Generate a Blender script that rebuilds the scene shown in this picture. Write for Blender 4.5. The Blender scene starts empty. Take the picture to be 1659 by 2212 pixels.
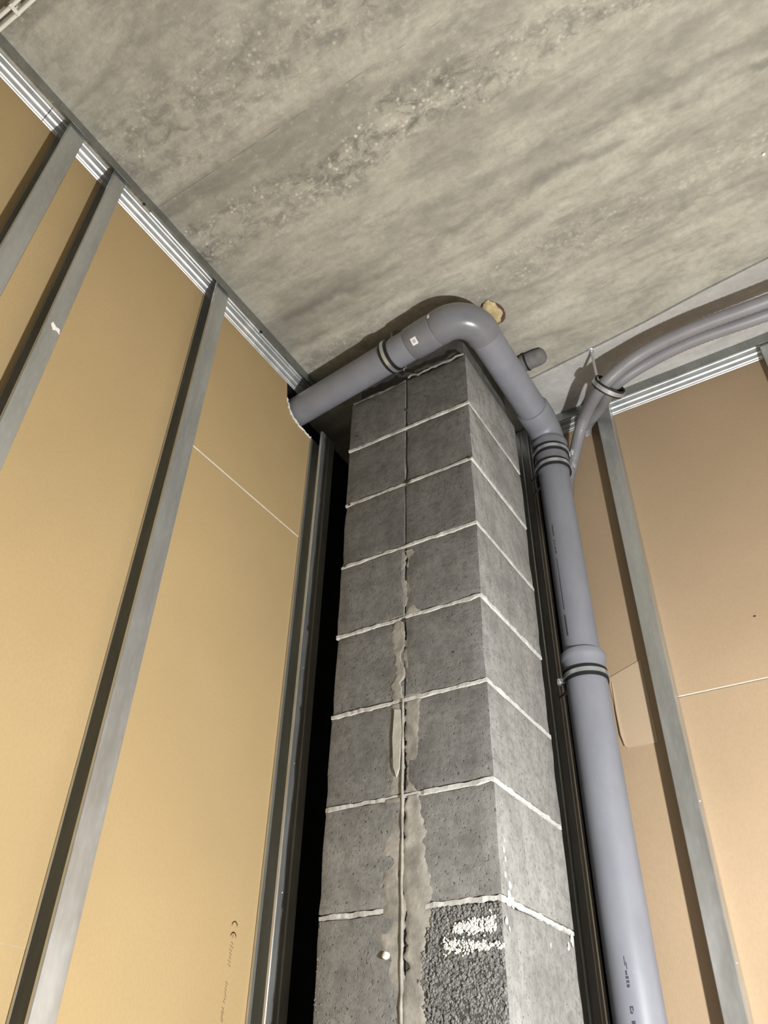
import bpy, bmesh, math, random
from mathutils import Vector, Matrix, noise

random.seed(7)
SC = bpy.context.scene
COL = SC.collection

# ------------------------------------------------------------------ camera
# metres; origin = front right arris of the block pillar at its first bed joint
cam_d = bpy.data.cameras.new('camera')
cam = bpy.data.objects.new('camera', cam_d)
COL.objects.link(cam)
F_PX, IMG_W, IMG_H = 1697.96, 1659, 2212
YAW, PITCH, ROLL = -0.571746, 0.675824, 0.0267355
fw = Vector((math.sin(YAW) * math.cos(PITCH), math.cos(YAW) * math.cos(PITCH), math.sin(PITCH)))
rt0 = Vector((math.cos(YAW), -math.sin(YAW), 0))
up0 = rt0.cross(fw)
rt = rt0 * math.cos(ROLL) + up0 * math.sin(ROLL)
up = -rt0 * math.sin(ROLL) + up0 * math.cos(ROLL)
cam.matrix_world = Matrix(((rt.x, up.x, -fw.x, 0.59334), (rt.y, up.y, -fw.y, -1.31800),
                           (rt.z, up.z, -fw.z, -1.52563), (0, 0, 0, 1)))
cam_d.sensor_fit = 'VERTICAL'
cam_d.sensor_height = 24.0
cam_d.lens = 24.0 * F_PX / IMG_H
cam_d.clip_start = 0.02
SC.camera = cam

# ------------------------------------------------------------------ world, lamps, exposure
world = bpy.data.worlds.new('world')
SC.world = world
world.use_nodes = True
world.node_tree.nodes['Background'].inputs[0].default_value = (0.75, 0.8, 0.9, 1)
world.node_tree.nodes['Background'].inputs[1].default_value = 0.02


def lamp(name, loc, power, color, radius):
    d = bpy.data.lights.new(name, 'POINT')
    d.energy = power
    d.color = color
    d.shadow_soft_size = radius
    o = bpy.data.objects.new(name, d)
    o.location = loc
    COL.objects.link(o)
    return o


lamp('work_lamp', (0.98, -0.53, -1.53), 132, (1.0, 0.985, 0.97), 0.03)

SC.view_settings.view_transform = 'Standard'
SC.view_settings.look = 'None'
SC.view_settings.exposure = 0.0
SC.view_settings.gamma = 1.0
SC.view_settings.use_curve_mapping = False


# ------------------------------------------------------------------ materials
def lin(c):
    return tuple((x / 12.92 if x <= 0.04045 else ((x + 0.055) / 1.055) ** 2.4) for x in c)


class Mat:
    def __init__(self, name):
        self.m = bpy.data.materials.new(name)
        self.m.use_nodes = True
        self.t = self.m.node_tree
        self.b = self.t.nodes['Principled BSDF']
        self.tc = None

    def n(self, typ, **kw):
        nd = self.t.nodes.new(typ)
        for k, v in kw.items():
            setattr(nd, k, v)
        return nd

    def link(self, a, b):
        self.t.links.new(a, b)

    def coord(self, scale=(1, 1, 1)):
        if self.tc is None:
            self.tc = self.n('ShaderNodeNewGeometry')
        mp = self.n('ShaderNodeMapping')
        mp.inputs['Scale'].default_value = scale
        self.link(self.tc.outputs['Position'], mp.inputs['Vector'])
        return mp.outputs['Vector']

    def noise(self, scale, detail=4, rough=0.55, stretch=(1, 1, 1), distort=0.0):
        nd = self.n('ShaderNodeTexNoise')
        nd.inputs['Scale'].default_value = scale
        nd.inputs['Detail'].default_value = detail
        nd.inputs['Roughness'].default_value = rough
        nd.inputs['Distortion'].default_value = distort
        self.link(self.coord(stretch), nd.inputs['Vector'])
        return nd.outputs[0]

    def ramp(self, fac, stops):
        r = self.n('ShaderNodeValToRGB')
        while len(r.color_ramp.elements) < len(stops):
            r.color_ramp.elements.new(0.5)
        for e, (p, c) in zip(r.color_ramp.elements, stops):
            e.position = p
            e.color = (c[0], c[1], c[2], 1) if not isinstance(c, (int, float)) else (c, c, c, 1)
        self.link(fac, r.inputs[0])
        return r.outputs[0]

    def mix(self, fac, a, b, blend='MIX'):
        m = self.n('ShaderNodeMix', data_type='RGBA', blend_type=blend)
        for sock, v in ((m.inputs[0], fac), (m.inputs[6], a), (m.inputs[7], b)):
            if hasattr(v, 'links') or isinstance(v, bpy.types.NodeSocket):
                self.link(v, sock)
            elif isinstance(v, (int, float)):
                sock.default_value = v
            else:
                sock.default_value = (v[0], v[1], v[2], 1)
        return m.outputs[2]

    def color(self, v):
        if isinstance(v, bpy.types.NodeSocket):
            self.link(v, self.b.inputs['Base Color'])
        else:
            self.b.inputs['Base Color'].default_value = (v[0], v[1], v[2], 1)

    def bump(self, height, strength=0.4, dist=0.003):
        bp = self.n('ShaderNodeBump')
        bp.inputs['Strength'].default_value = strength
        bp.inputs['Distance'].default_value = dist
        self.link(height, bp.inputs['Height'])
        self.link(bp.outputs[0], self.b.inputs['Normal'])

    def set(self, **kw):
        for k, v in kw.items():
            self.b.inputs[k.replace('_', ' ')].default_value = v
        return self


def mat_simple(name, col, rough=0.6, metal=0.0, var=0.12, nscale=30, bump=0.0, bscale=200, spec=0.5):
    m = Mat(name)
    nz = m.noise(nscale, 4)
    lo = tuple(c * (1 - var) for c in col)
    hi = tuple(min(1, c * (1 + var)) for c in col)
    m.color(m.ramp(nz, [(0.3, lo), (0.7, hi)]))
    m.set(Roughness=rough, Metallic=metal)
    m.b.inputs['Specular IOR Level'].default_value = spec
    if bump:
        m.bump(m.noise(bscale, 3), bump, 0.002)
    return m.m


def mat_ceiling(name, base, dark, light, amount=1.0, bands=True):
    m = Mat(name)
    streak = m.noise(5.5, 6, 0.62, (0.22, 1.5, 1), 0.6)     # drawn out along the formwork boards
    blotch = m.noise(3.2, 5, 0.6, (0.6, 1, 1), 0.3)
    fine = m.noise(55, 5, 0.7)
    mid = m.noise(19, 6, 0.68, (0.42, 1, 1), 0.25)
    grain = m.noise(240, 3, 0.6)
    c = m.ramp(streak, [(0.26, dark), (0.48, base), (0.76, light)])
    c = m.mix(m.ramp(blotch, [(0.45, 0.0), (0.70, 0.45 * amount)]), c, dark)
    c = m.mix(m.ramp(mid, [(0.34, 0.62), (0.52, 0.0)]), c, dark)
    c = m.mix(m.ramp(mid, [(0.55, 0.0), (0.70, 0.5)]), c, light)
    gran = None
    if bands:
        # position across the formwork, wobbled a little: 0 at y = -1.6, 1 at y = 0.4
        sep = m.n('ShaderNodeSeparateXYZ')
        m.link(m.coord(), sep.inputs[0])
        wob = m.noise(2.4, 5, 0.6, (1.0, 1.0, 1), 0.4)
        ma = m.n('ShaderNodeMath', operation='MULTIPLY_ADD')
        m.link(sep.outputs['Y'], ma.inputs[0])
        ma.inputs[1].default_value = 0.5
        ma.inputs[2].default_value = 0.8 - 0.055
        mb = m.n('ShaderNodeMath', operation='MULTIPLY_ADD')
        m.link(wob, mb.inputs[0])
        mb.inputs[1].default_value = 0.11
        m.link(ma.outputs[0], mb.inputs[2])
        pos = mb.outputs[0]
        gran = m.ramp(pos, [(0.0, 0.5), (0.16, 0.6), (0.24, 0.15), (0.32, 0.3), (0.345, 0.85), (0.39, 0.65), (0.425, 0.25), (0.475, 0.2), (0.495, 1.0),
                            (0.535, 1.0), (0.56, 0.05), (0.72, 0.05), (0.745, 0.6), (0.77, 0.55), (0.80, 0.0)])
        lines = m.ramp(pos, [(0.0, 0.0), (0.447, 0.0), (0.455, 0.45), (0.463, 0.0), (0.615, 0.0), (0.632, 0.55), (0.650, 0.1), (0.662, 0.75),
                             (0.672, 0.0), (0.70, 0.0), (0.71, 0.4), (0.72, 0.0), (0.785, 0.0), (0.792, 0.4), (0.80, 0.0)])
        lmod = m.ramp(m.noise(7, 4, 0.65, (0.5, 1, 1)), [(0.36, 0.0), (0.58, 1.0)])
        lf = m.mix(1.0, lines, lmod, 'MULTIPLY')
        c = m.mix(lf, c, tuple(x * 0.62 for x in dark))
        patch = m.ramp(m.noise(3.6, 3, 0.5, (0.55, 1, 1)), [(0.34, 0.55), (0.55, 1.0)])
        gran = m.mix(1.0, gran, patch, 'MULTIPLY')
        vo = m.n('ShaderNodeTexVoronoi')
        vo.inputs['Scale'].default_value = 75
        m.link(m.coord((0.85, 1, 1)), vo.inputs['Vector'])
        spk = m.ramp(m.noise(48, 3, 0.6, (0.8, 1, 1)), [(0.45, 0.0), (0.66, 1.0)])
        dots = m.mix(1.0, m.ramp(vo.outputs['Distance'], [(0.18, 0.9), (0.42, 0.0)]), spk, 'MULTIPLY')
        dk = m.ramp(m.noise(30, 5, 0.72, (0.75, 1, 1), 0.5), [(0.36, 0.85), (0.54, 0.0)])
        c = m.mix(m.mix(1.0, gran, dk, 'MULTIPLY'), c, tuple(x * 0.58 for x in dark))
        c = m.mix(m.mix(1.0, gran, dots, 'MULTIPLY'), c, tuple(min(0.95, x * 1.2) for x in light))
    c = m.mix(m.ramp(fine, [(0.3, 0.30), (0.6, 0.0)]), c, tuple(x * 0.8 for x in dark))
    m.color(c)
    m.set(Roughness=0.85)
    m.b.inputs['Specular IOR Level'].default_value = 0.2
    h = m.mix(0.4, fine, mid)
    if gran is not None:
        h = m.mix(gran, m.mix(0.6, h, (0.5, 0.5, 0.5)), m.mix(0.5, fine, dots))
    h = m.mix(0.2, h, grain)
    m.bump(h, 0.6, 0.008)
    return m.m


def mat_block(name, base, seed=0.0):
    m = Mat(name)
    blot = m.noise(9 + seed, 6, 0.65)
    fine = m.noise(70, 5, 0.7)
    pores = m.noise(160, 2, 0.5)
    c = m.ramp(blot, [(0.28, tuple(x * 0.66 for x in base)), (0.50, base), (0.74, tuple(x * 1.28 for x in base))])
    c = m.mix(m.ramp(m.noise(34 + seed, 5, 0.7), [(0.36, 0.6), (0.52, 0.0)]), c, tuple(x * 0.6 for x in base))
    c = m.mix(m.ramp(fine, [(0.32, 0.55), (0.52, 0.0)]), c, tuple(x * 0.55 for x in base))
    c = m.mix(m.ramp(pores, [(0.26, 0.8), (0.34, 0.0)]), c, tuple(x * 0.3 for x in base))
    m.color(c)
    m.set(Roughness=0.92)
    m.b.inputs['Specular IOR Level'].default_value = 0.15
    m.bump(m.mix(0.5, fine, m.ramp(pores, [(0.26, 0.0), (0.4, 1.0)])), 0.6, 0.004)
    return m.m


def mat_galv(name, base, rough=0.36):
    m = Mat(name)
    sp = m.n('ShaderNodeTexVoronoi')
    sp.inputs['Scale'].default_value = 120
    m.link(m.coord((1, 1, 0.35)), sp.inputs['Vector'])
    streak = m.noise(18, 4, 0.6, (1, 1, 0.12))
    c = m.ramp(streak, [(0.3, tuple(x * 0.82 for x in base)), (0.7, tuple(min(1, x * 1.12) for x in base))])
    c = m.mix(0.12, c, m.ramp(sp.outputs['Distance'], [(0.1, 0.75), (0.6, 0.25)]), 'OVERLAY')
    m.color(c)
    m.set(Metallic=0.85)
    m.link(m.ramp(m.noise(25, 3, 0.6, (1, 1, 0.3)), [(0.3, rough * 0.85), (0.7, rough * 1.2)]), m.b.inputs['Roughness'])
    return m.m


def mat_board(name, base):
    m = Mat(name)
    soft = m.noise(2.2, 4, 0.55)
    fib = m.noise(220, 3, 0.7, (1, 1, 0.6))
    c = m.ramp(soft, [(0.3, tuple(x * 0.93 for x in base)), (0.7, tuple(x * 1.05 for x in base))])
    c = m.mix(m.ramp(fib, [(0.35, 0.22), (0.6, 0.0)]), c, tuple(x * 0.75 for x in base))
    m.color(c)
    m.set(Roughness=0.72)
    m.b.inputs['Specular IOR Level'].default_value = 0.25
    m.bump(fib, 0.10, 0.001)
    return m.m


def mat_pvc(name, base, rough):
    m = Mat(name)
    sc = m.noise(16, 4, 0.6, (1, 1, 0.5))
    dust = m.noise(120, 3, 0.6)
    c = m.ramp(sc, [(0.3, tuple(x * 0.92 for x in base)), (0.7, tuple(x * 1.08 for x in base))])
    c = m.mix(m.ramp(dust, [(0.6, 0.0), (0.8, 0.15)]), c, (0.45, 0.45, 0.47))
    m.color(c)
    m.set(Roughness=rough)
    m.bump(dust, 0.04, 0.001)
    return m.m


M_CEIL = mat_ceiling('cast_concrete', (0.42, 0.405, 0.34), (0.245, 0.235, 0.20), (0.59, 0.572, 0.49))
M_CEIL2 = mat_ceiling('smooth_concrete', (0.50, 0.492, 0.47), (0.38, 0.372, 0.355), (0.64, 0.63, 0.605), 0.5, False)
M_BLOCK = [mat_block('concrete_block_%s' % n, c, s) for n, c, s in
           (('grey', (0.30, 0.30, 0.287), 0), ('dark', (0.27, 0.27, 0.258), 2), ('pale', (0.315, 0.315, 0.30), 4))]
M_END_SHADE = [mat_block('block_end_top_shade', (0.175, 0.175, 0.168), 3), mat_block('block_end_mid_shade', (0.205, 0.205, 0.197), 7), mat_block('block_end_low_shade', (0.245, 0.245, 0.234), 5)]  # rough end faces with front shade painted in, darkest for the upper courses
M_MORTAR = mat_simple('mortar', (0.53, 0.53, 0.51), 0.9, 0, 0.16, 60, 0.5, 140, 0.1)
M_SMEAR = mat_simple('smeared_mortar', (0.325, 0.312, 0.28), 0.9, 0, 0.36, 26, 0.5, 110, 0.1)
M_INFILL = mat_simple('infill_mortar', (0.14, 0.138, 0.13), 0.95, 0, 0.25, 30, 0.6, 90, 0.1)
M_GRAIN = mat_simple('aggregate', (0.20, 0.20, 0.193), 0.95, 0, 0.3, 80, 0.4, 300, 0.1)
M_PAINT = mat_simple('white_paint', (0.80, 0.80, 0.76), 0.6, 0, 0.06, 80, 0.2, 200)
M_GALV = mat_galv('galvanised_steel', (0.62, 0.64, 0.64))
M_GALV_SHADE = mat_galv('shaded_galvanised_steel', (0.36, 0.375, 0.36), 0.5)  # same steel, the near flange's shade put into the colour
M_GALV_LIT = mat_galv('lit_galvanised_steel', (0.88, 0.92, 0.93), 0.46)  # same steel, the far flange's gleam put into the colour
M_BOARD_L = mat_board('brown_board_paper', (0.475, 0.348, 0.178))
M_BOARD_R = mat_board('tan_board_paper', (0.445, 0.33, 0.212))
M_PATCH = mat_board('pale_torn_paper', (0.53, 0.41, 0.28))
M_EDGE = mat_simple('torn_plaster', (0.80, 0.77, 0.70), 0.9, 0, 0.1, 80)
M_PVC = mat_pvc('grey_pvc', (0.228, 0.238, 0.272), 0.42)
M_PVCG = mat_pvc('glossy_grey_pvc', (0.185, 0.190, 0.212), 0.24)
M_CONDUIT = mat_pvc('conduit_plastic', (0.225, 0.222, 0.235), 0.45)
M_ZINC = mat_simple('zinc_plated_steel', (0.62, 0.66, 0.70), 0.28, 0.75, 0.08, 60)
M_RUBBER = mat_simple('black_rubber', (0.012, 0.012, 0.013), 0.55)
M_INK = mat_simple('printed_ink', (0.05, 0.05, 0.07), 0.6)
M_INKB = mat_simple('faded_ink', (0.28, 0.19, 0.10), 0.8)
M_WHITE = mat_simple('white_plastic', (0.90, 0.895, 0.83), 0.45, 0, 0.05)
M_LABEL = mat_simple('label_paper', (0.85, 0.85, 0.85), 0.5, 0, 0.03)
M_INFILL2 = mat_simple('dull_mortar', (0.27, 0.265, 0.245), 0.95, 0, 0.25, 30, 0.5, 90, 0.1)
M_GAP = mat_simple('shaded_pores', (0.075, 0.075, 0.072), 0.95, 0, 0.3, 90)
M_CHIP = mat_simple('dark_chip', (0.05, 0.05, 0.047), 0.95)
M_STUB = mat_simple('dusty_grey_plastic', (0.17, 0.17, 0.165), 0.8, 0, 0.2, 40)
M_FOAM = mat_simple('mineral_wool', (0.52, 0.43, 0.24), 0.95, 0, 0.3, 45, 0.6, 90, 0.05)
M_HOLE = mat_simple('rough_hole', (0.10, 0.06, 0.045), 0.95, 0, 0.3, 60)
M_VOID = mat_simple('void_black', (0.02, 0.02, 0.02), 0.95, 0, 0.2, 20, spec=0.1)  # black stands for the unlit void behind the boards
M_PLAIN = mat_simple('plain_plaster', (0.22, 0.21, 0.19), 0.9)
M_FLOOR = mat_simple('concrete_floor', (0.30, 0.29, 0.27), 0.9, 0, 0.2, 6, 0.3)


# ------------------------------------------------------------------ mesh helpers
def obj(name, bm, mat, parent=None, smooth=False, recalc=True):
    me = bpy.data.meshes.new(name)
    if recalc:
        bmesh.ops.recalc_face_normals(bm, faces=bm.faces)
    if smooth:
        for e in bm.edges:
            if len(e.link_faces) == 2 and e.calc_face_angle(0) > math.radians(38):
                e.smooth = False
    bm.to_mesh(me)
    bm.free()
    me.materials.append(mat)
    if smooth:
        me.polygons.foreach_set('use_smooth', [True] * len(me.polygons))
    o = bpy.data.objects.new(name, me)
    COL.objects.link(o)
    if parent is not None:
        o.parent = parent
    return o


def tag(o, label=None, cat=None, group=None, kind=None):
    for k, v in (('label', label), ('category', cat), ('group', group), ('kind', kind)):
        if v:
            o[k] = v
    return o


def empty(name, label=None, cat=None, group=None, kind=None):
    o = bpy.data.objects.new(name, None)
    o.empty_display_size = 0.05
    COL.objects.link(o)
    return tag(o, label, cat, group, kind)


def box(bm, a, b):
    x0, y0, z0 = a
    x1, y1, z1 = b
    v = [bm.verts.new(p) for p in ((x0, y0, z0), (x1, y0, z0), (x1, y1, z0), (x0, y1, z0),
                                   (x0, y0, z1), (x1, y0, z1), (x1, y1, z1), (x0, y1, z1))]
    for f in ((0, 3, 2, 1), (4, 5, 6, 7), (0, 1, 5, 4), (1, 2, 6, 5), (2, 3, 7, 6), (3, 0, 4, 7)):
        bm.faces.new([v[i] for i in f])
    return v


def bbox(a, b, bev=0.0):
    bm = bmesh.new()
    box(bm, a, b)
    if bev:
        bmesh.ops.bevel(bm, geom=list(bm.edges), offset=bev, segments=2, affect='EDGES', profile=0.6)
    return bm


def frame(t, ref=Vector((0, 0, 1))):
    t = t.normalized()
    if abs(t.dot(ref)) > 0.95:
        ref = Vector((1, 0, 0))
    n = t.cross(ref).normalized()
    return n, t.cross(n).normalized()


def tube(pts, radii, seg=32, cap=True, bm=None):
    """sweep a circle along pts with parallel transport"""
    pts = [Vector(p) for p in pts]
    if isinstance(radii, (int, float)):
        radii = [radii] * len(pts)
    own = bm or bmesh.new()
    n = None
    rings = []
    for i, p in enumerate(pts):
        a = pts[max(i - 1, 0)]
        b = pts[min(i + 1, len(pts) - 1)]
        t = (b - a)
        if t.length < 1e-9:
            t = (pts[min(i + 2, len(pts) - 1)] - pts[max(i - 2, 0)])
        t.normalize()
        if n is None:
            n, _ = frame(t)
        n = (n - t * n.dot(t)).normalized()
        m = t.cross(n)
        rings.append([own.verts.new(p + (n * math.cos(q) + m * math.sin(q)) * radii[i])
                      for q in [2 * math.pi * k / seg for k in range(seg)]])
    for r0, r1 in zip(rings, rings[1:]):
        for k in range(seg):
            own.faces.new((r0[k], r0[(k + 1) % seg], r1[(k + 1) % seg], r1[k]))
    if cap:
        own.faces.new(list(reversed(rings[0])))
        own.faces.new(rings[-1])
    return own


def lathe_along(A, B, prof, seg=40):
    """prof: list of (distance along AB from A, radius)"""
    A, B = Vector(A), Vector(B)
    d = (B - A).normalized()
    n, m = frame(d)
    bm = bmesh.new()
    rings = []
    for s, r in prof:
        p = A + d * s
        rings.append([bm.verts.new(p + (n * math.cos(q) + m * math.sin(q)) * r)
                      for q in [2 * math.pi * k / seg for k in range(seg)]])
    for r0, r1 in zip(rings, rings[1:]):
        for k in range(seg):
            bm.faces.new((r0[k], r0[(k + 1) % seg], r1[(k + 1) % seg], r1[k]))
    bm.faces.new(list(reversed(rings[0])))
    bm.faces.new(rings[-1])
    return bm


def sheet(profile, thick, place, ends, bm=None):
    """extrude an open 2-D profile of given thickness; place(u, v, w) -> point, w runs over ends"""
    own = bm or bmesh.new()
    P = [Vector(p).to_2d() if len(p) == 3 else Vector(p) for p in profile]
    off = []
    for i, p in enumerate(P):
        d0 = (P[i] - P[i - 1]).normalized() if i else None
        d1 = (P[i + 1] - P[i]).normalized() if i < len(P) - 1 else None
        n0 = Vector((-d0.y, d0.x)) if d0 else None
        n1 = Vector((-d1.y, d1.x)) if d1 else None
        if n0 is None or n1 is None:
            nn = n0 or n1
            off.append(p + nn * thick)
        else:
            b = (n0 + n1).normalized()
            off.append(p + b * thick / max(0.35, b.dot(n0)))
    rows = []
    for w in ends:
        rows.append(([own.verts.new(place(p.x, p.y, w)) for p in P], [own.verts.new(place(p.x, p.y, w)) for p in off]))
    k = len(P)
    for (a0, o0), (a1, o1) in zip(rows, rows[1:]):
        for i in range(k - 1):
            own.faces.new((a0[i], a0[i + 1], a1[i + 1], a1[i]))
            own.faces.new((o0[i + 1], o0[i], o1[i], o1[i + 1]))
        own.faces.new((a0[0], a1[0], o1[0], o0[0]))
        own.faces.new((a0[-1], o0[-1], o1[-1], a1[-1]))
    for (a0, o0) in (rows[0], rows[-1]):
        for i in range(k - 1):
            own.faces.new((a0[i], o0[i], o0[i + 1], a0[i + 1]))
    return own


def poly_prism(pts2, place, d0, d1):
    """prism of a (possibly concave) polygon; place(u, v, d) -> point"""
    bm = bmesh.new()
    a = [bm.verts.new(place(u, v, d0)) for u, v in pts2]
    b = [bm.verts.new(place(u, v, d1)) for u, v in pts2]
    n = len(a)
    bm.faces.new(a)
    bm.faces.new(list(reversed(b)))
    for i in range(n):
        bm.faces.new((a[i], b[i], b[(i + 1) % n], a[(i + 1) % n]))
    bmesh.ops.triangulate(bm, faces=[f for f in bm.faces if len(f.verts) > 4])
    return bm


# ------------------------------------------------------------------ the room
CEIL = 0.345
FLOOR = -2.155
XF = -0.511            # room face of the left stud frame
XB = -0.559            # paper face of the left boards
YF = 0.491             # room face of the back stud frame
YB = 0.539
RX, RY = 2.7, -3.3     # right and front ends of the room

o = obj('floor', bbox((-0.75, RY - 0.1, FLOOR - 0.08), (RX + 0.1, 0.75, FLOOR)), M_FLOOR)
tag(o, kind='structure')
o = obj('wall_right', bbox((RX, RY, FLOOR), (RX + 0.1, 0.64, CEIL)), M_PLAIN)
tag(o, kind='structure')
o = obj('wall_front', bbox((-0.64, RY - 0.1, FLOOR), (RX, RY, CEIL)), M_PLAIN)
tag(o, kind='structure')

ceiling = empty('ceiling', kind='structure')
PX = lambda u, v, d: (u, v, d)


def panel(pts):
    return poly_prism(pts, PX, CEIL, CEIL + 0.14)


# strip edge wanders slightly from x = 0.11 to the right
strip = [(-0.75, 0.385), (-0.2, 0.335), (0.126, 0.305), (0.30, 0.290), (0.45, 0.276), (0.62, 0.254), (0.79, 0.238), (1.4, 0.18), (RX + 0.1, 0.05)]
o = obj('concrete_panel', poly_prism([(-0.75, RY - 0.1), (RX + 0.1, RY - 0.1), (RX + 0.1, -0.7255), (-0.75, -0.7195)], PX, CEIL - 0.003, CEIL + 0.14), M_CEIL, ceiling)
o = obj('concrete_panel', panel([(-0.75, -0.718), (RX + 0.1, -0.724)] + list(reversed([(x, y - 0.003) for x, y in strip]))), M_CEIL, ceiling)
o = obj('concrete_strip', poly_prism(strip + [(RX + 0.1, 0.75), (-0.75, 0.75)], PX, CEIL - 0.005, CEIL + 0.14), M_CEIL2, ceiling)
o['label'] = 'paler smooth concrete strip along the back wall'
obj('panel_backing', bbox((-0.75, RY - 0.1, CEIL + 0.02), (RX + 0.1, 0.75, CEIL + 0.16)), M_HOLE, ceiling)

rp = [(-0.52 + 0.02 * i, -0.7215 - 0.0008 * i * 0.02 + 0.0015 * noise.noise(Vector((i * 0.35, 3, 0))), CEIL + 0.0005) for i in range(160)]
obj('seam_fin', tube(rp, [0.0026 + 0.0022 * noise.noise(Vector((i * 0.5, 9, 0))) for i in range(160)], 8), M_CEIL, ceiling, True)

# ---- left wall: back face of plasterboards, seen between the studs
wall_left = empty('wall_left', kind='structure')
PL = lambda u, v, d: (d, u, v)        # u = y, v = z, d = x
TOPB = 0.335
G = 0.0015


def core_edges(o, axis):
    """cut edges of a board show its white core"""
    o.data.materials.append(M_EDGE)
    for p in o.data.polygons:
        if abs(p.normal[axis]) < 0.3:
            p.material_index = 1
    return o


def board_left(y0, y1, z0, z1, name='plasterboard', proud=0.0, g=G):
    return core_edges(obj(name, bbox((XB - 0.0125, y0 + G, z0 + g), (XB + proud, y1 - G, z1 - g), 0.0009), M_BOARD_L, wall_left), 0)


board_left(-1.66, -0.462, -1.312, TOPB, proud=0.0004, g=0.0)
board_left(-1.66, -0.462, FLOOR, -1.312, g=0.0)
board_left(RY, -1.66, FLOOR, TOPB)
board_left(-0.462, 0.055, FLOOR, -0.2118)
# upper board beside the pillar, with a notch broken out round the pipe
notch = [(-0.104, TOPB), (-0.101, 0.300), (-0.094, 0.262), (-0.090, 0.236), (-0.080, 0.212), (-0.066, 0.192),
         (-0.046, 0.181), (-0.020, 0.177), (0.012, 0.176), (0.040, 0.170), (0.055, 0.16)]
top_edge = [(-0.462 + G, TOPB)] + notch
bm = bmesh.new()
cols = [[bm.verts.new((x, y, zz)) for x in (XB - 0.0125, XB + 0.0008) for zz in (-0.2118 + G, z)] for y, z in top_edge]
for c0, c1 in zip(cols, cols[1:]):
    bm.faces.new((c0[2], c1[2], c1[3], c0[3]))
    bm.faces.new((c0[1], c1[1], c1[0], c0[0]))
    bm.faces.new((c0[3], c1[3], c1[1], c0[1]))
    bm.faces.new((c0[0], c1[0], c1[2], c0[2]))
for c0 in (cols[0], cols[-1]):
    bm.faces.new((c0[0], c0[1], c0[3], c0[2]))
core_edges(obj('plasterboard', bm, M_BOARD_L, wall_left), 0)
bm = bmesh.new()
rim = [Vector((XB + 0.001, y, z)) for y, z in notch[3:10]]
rad = []
rp = []
for i in range(len(rim) - 1):
    for k in range(5):
        q = rim[i].lerp(rim[i + 1], k / 5)
        rp.append(q + Vector((random.uniform(0, 0.003), random.uniform(-0.002, 0.001), random.uniform(-0.002, 0.001))))
        rad.append(random.uniform(0.0015, 0.0042))
tube(rp, rad, 8, True, bm)
o = obj('torn_edge', bm, M_EDGE, wall_left, True)
o['label'] = 'white torn plaster edge around the pipe hole'
obj('void_backing', bbox((XB - 0.09, RY, FLOOR), (XB - 0.075, 0.64, CEIL - 0.004)), M_VOID, wall_left)  # added backing that keeps the gaps behind the boards dark
# printing on the lower board near the corner
bm = bmesh.new()


def ink_left(bm, y, z, pts, w):
    """stroke along pts (offsets in y,z) as a flat ribbon on the board"""
    P = [Vector((XB + 0.0006, y + a, z + b)) for a, b in pts]
    for p, q in zip(P, P[1:]):
        d = (q - p).normalized()
        s = Vector((0, -d.z, d.y)) * w
        bm.faces.new([bm.verts.new(v) for v in (p - s - d * w, q - s + d * w, q + s + d * w, p + s - d * w)])


def arc(r0, r1, a0, a1, n=8):
    return [(r0 * math.cos(math.radians(a0 + (a1 - a0) * i / n)), r1 * math.sin(math.radians(a0 + (a1 - a0) * i / n))) for i in range(n + 1)]


for zc in (-1.203, -1.222):                      # the two open curves of the mark, turned on end
    ink_left(bm, -0.027, zc, arc(0.008, 0.009, 10, 170), 0.0011)
ink_left(bm, -0.027, -1.219, [(-0.001, 0.004), (-0.001, -0.003)], 0.0011)
o = obj('printed_mark', bm, M_INKB, wall_left)
bm = bmesh.new()
for zc, h, w in ((-1.252, 0.022, 0.005), (-1.315, 0.018, 0.003), (-1.350, 0.012, 0.0035)):
    k = 7
    for i in range(k):
        a = zc + h - 2 * h * i / k
        ink_left(bm, -0.027 + 0.003 * (zc + 1.25) / 0.1, a, [(random.uniform(-w, 0), 0), (random.uniform(0, w), -h / k)], 0.0009)
o = obj('printed_mark', bm, M_INKB, wall_left)

# ---- back wall
wall_back = empty('wall_back', kind='structure')


def board_back(x0, x1, z0, z1, name='plasterboard', proud=0.0):
    return core_edges(obj(name, bbox((x0 + G, YB - proud, z0 + G), (x1 - G, YB + 0.0125, z1 - G), 0.0009), M_BOARD_R, wall_back), 1)


XJ = 0.236
board_back(0.022, XJ, FLOOR, TOPB)
board_back(XJ, 1.45, -0.6740, TOPB, proud=0.0012)
board_back(XJ, 1.45, FLOOR, -0.6740)
board_back(1.45, RX, FLOOR, TOPB)
obj('void_backing', bbox((-0.64, YB + 0.075, FLOOR), (RX, YB + 0.09, CEIL - 0.006)), M_VOID, wall_back)  # same dark backing, added behind the back wall boards
bm = poly_prism([(0.096, -0.586), (0.186, -0.556), (0.188, -0.774), (0.112, -0.7725), (0.104, -0.760)],
                lambda u, v, d: (u, d, v), YB - 0.0022, YB - 0.0002)
o = obj('torn_paper_flap', bm, M_PATCH, wall_back)
o['label'] = 'paler loose paper flap behind the vertical pipe'
bm = bmesh.new()
tube([(0.104, YB - 0.002, -0.60), (0.1035, YB - 0.003, -0.68), (0.106, YB - 0.004, -0.74), (0.110, YB - 0.004, -0.768)], [0.002, 0.003, 0.004, 0.002], 8, True, bm)
obj('torn_edge', bm, M_PATCH, wall_back, True)
bm = bbox((0.470, YB - 0.003, -0.516), (0.476, YB, -0.513), 0.0006)
obj('staple', bm, M_INK, wall_back)


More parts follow.
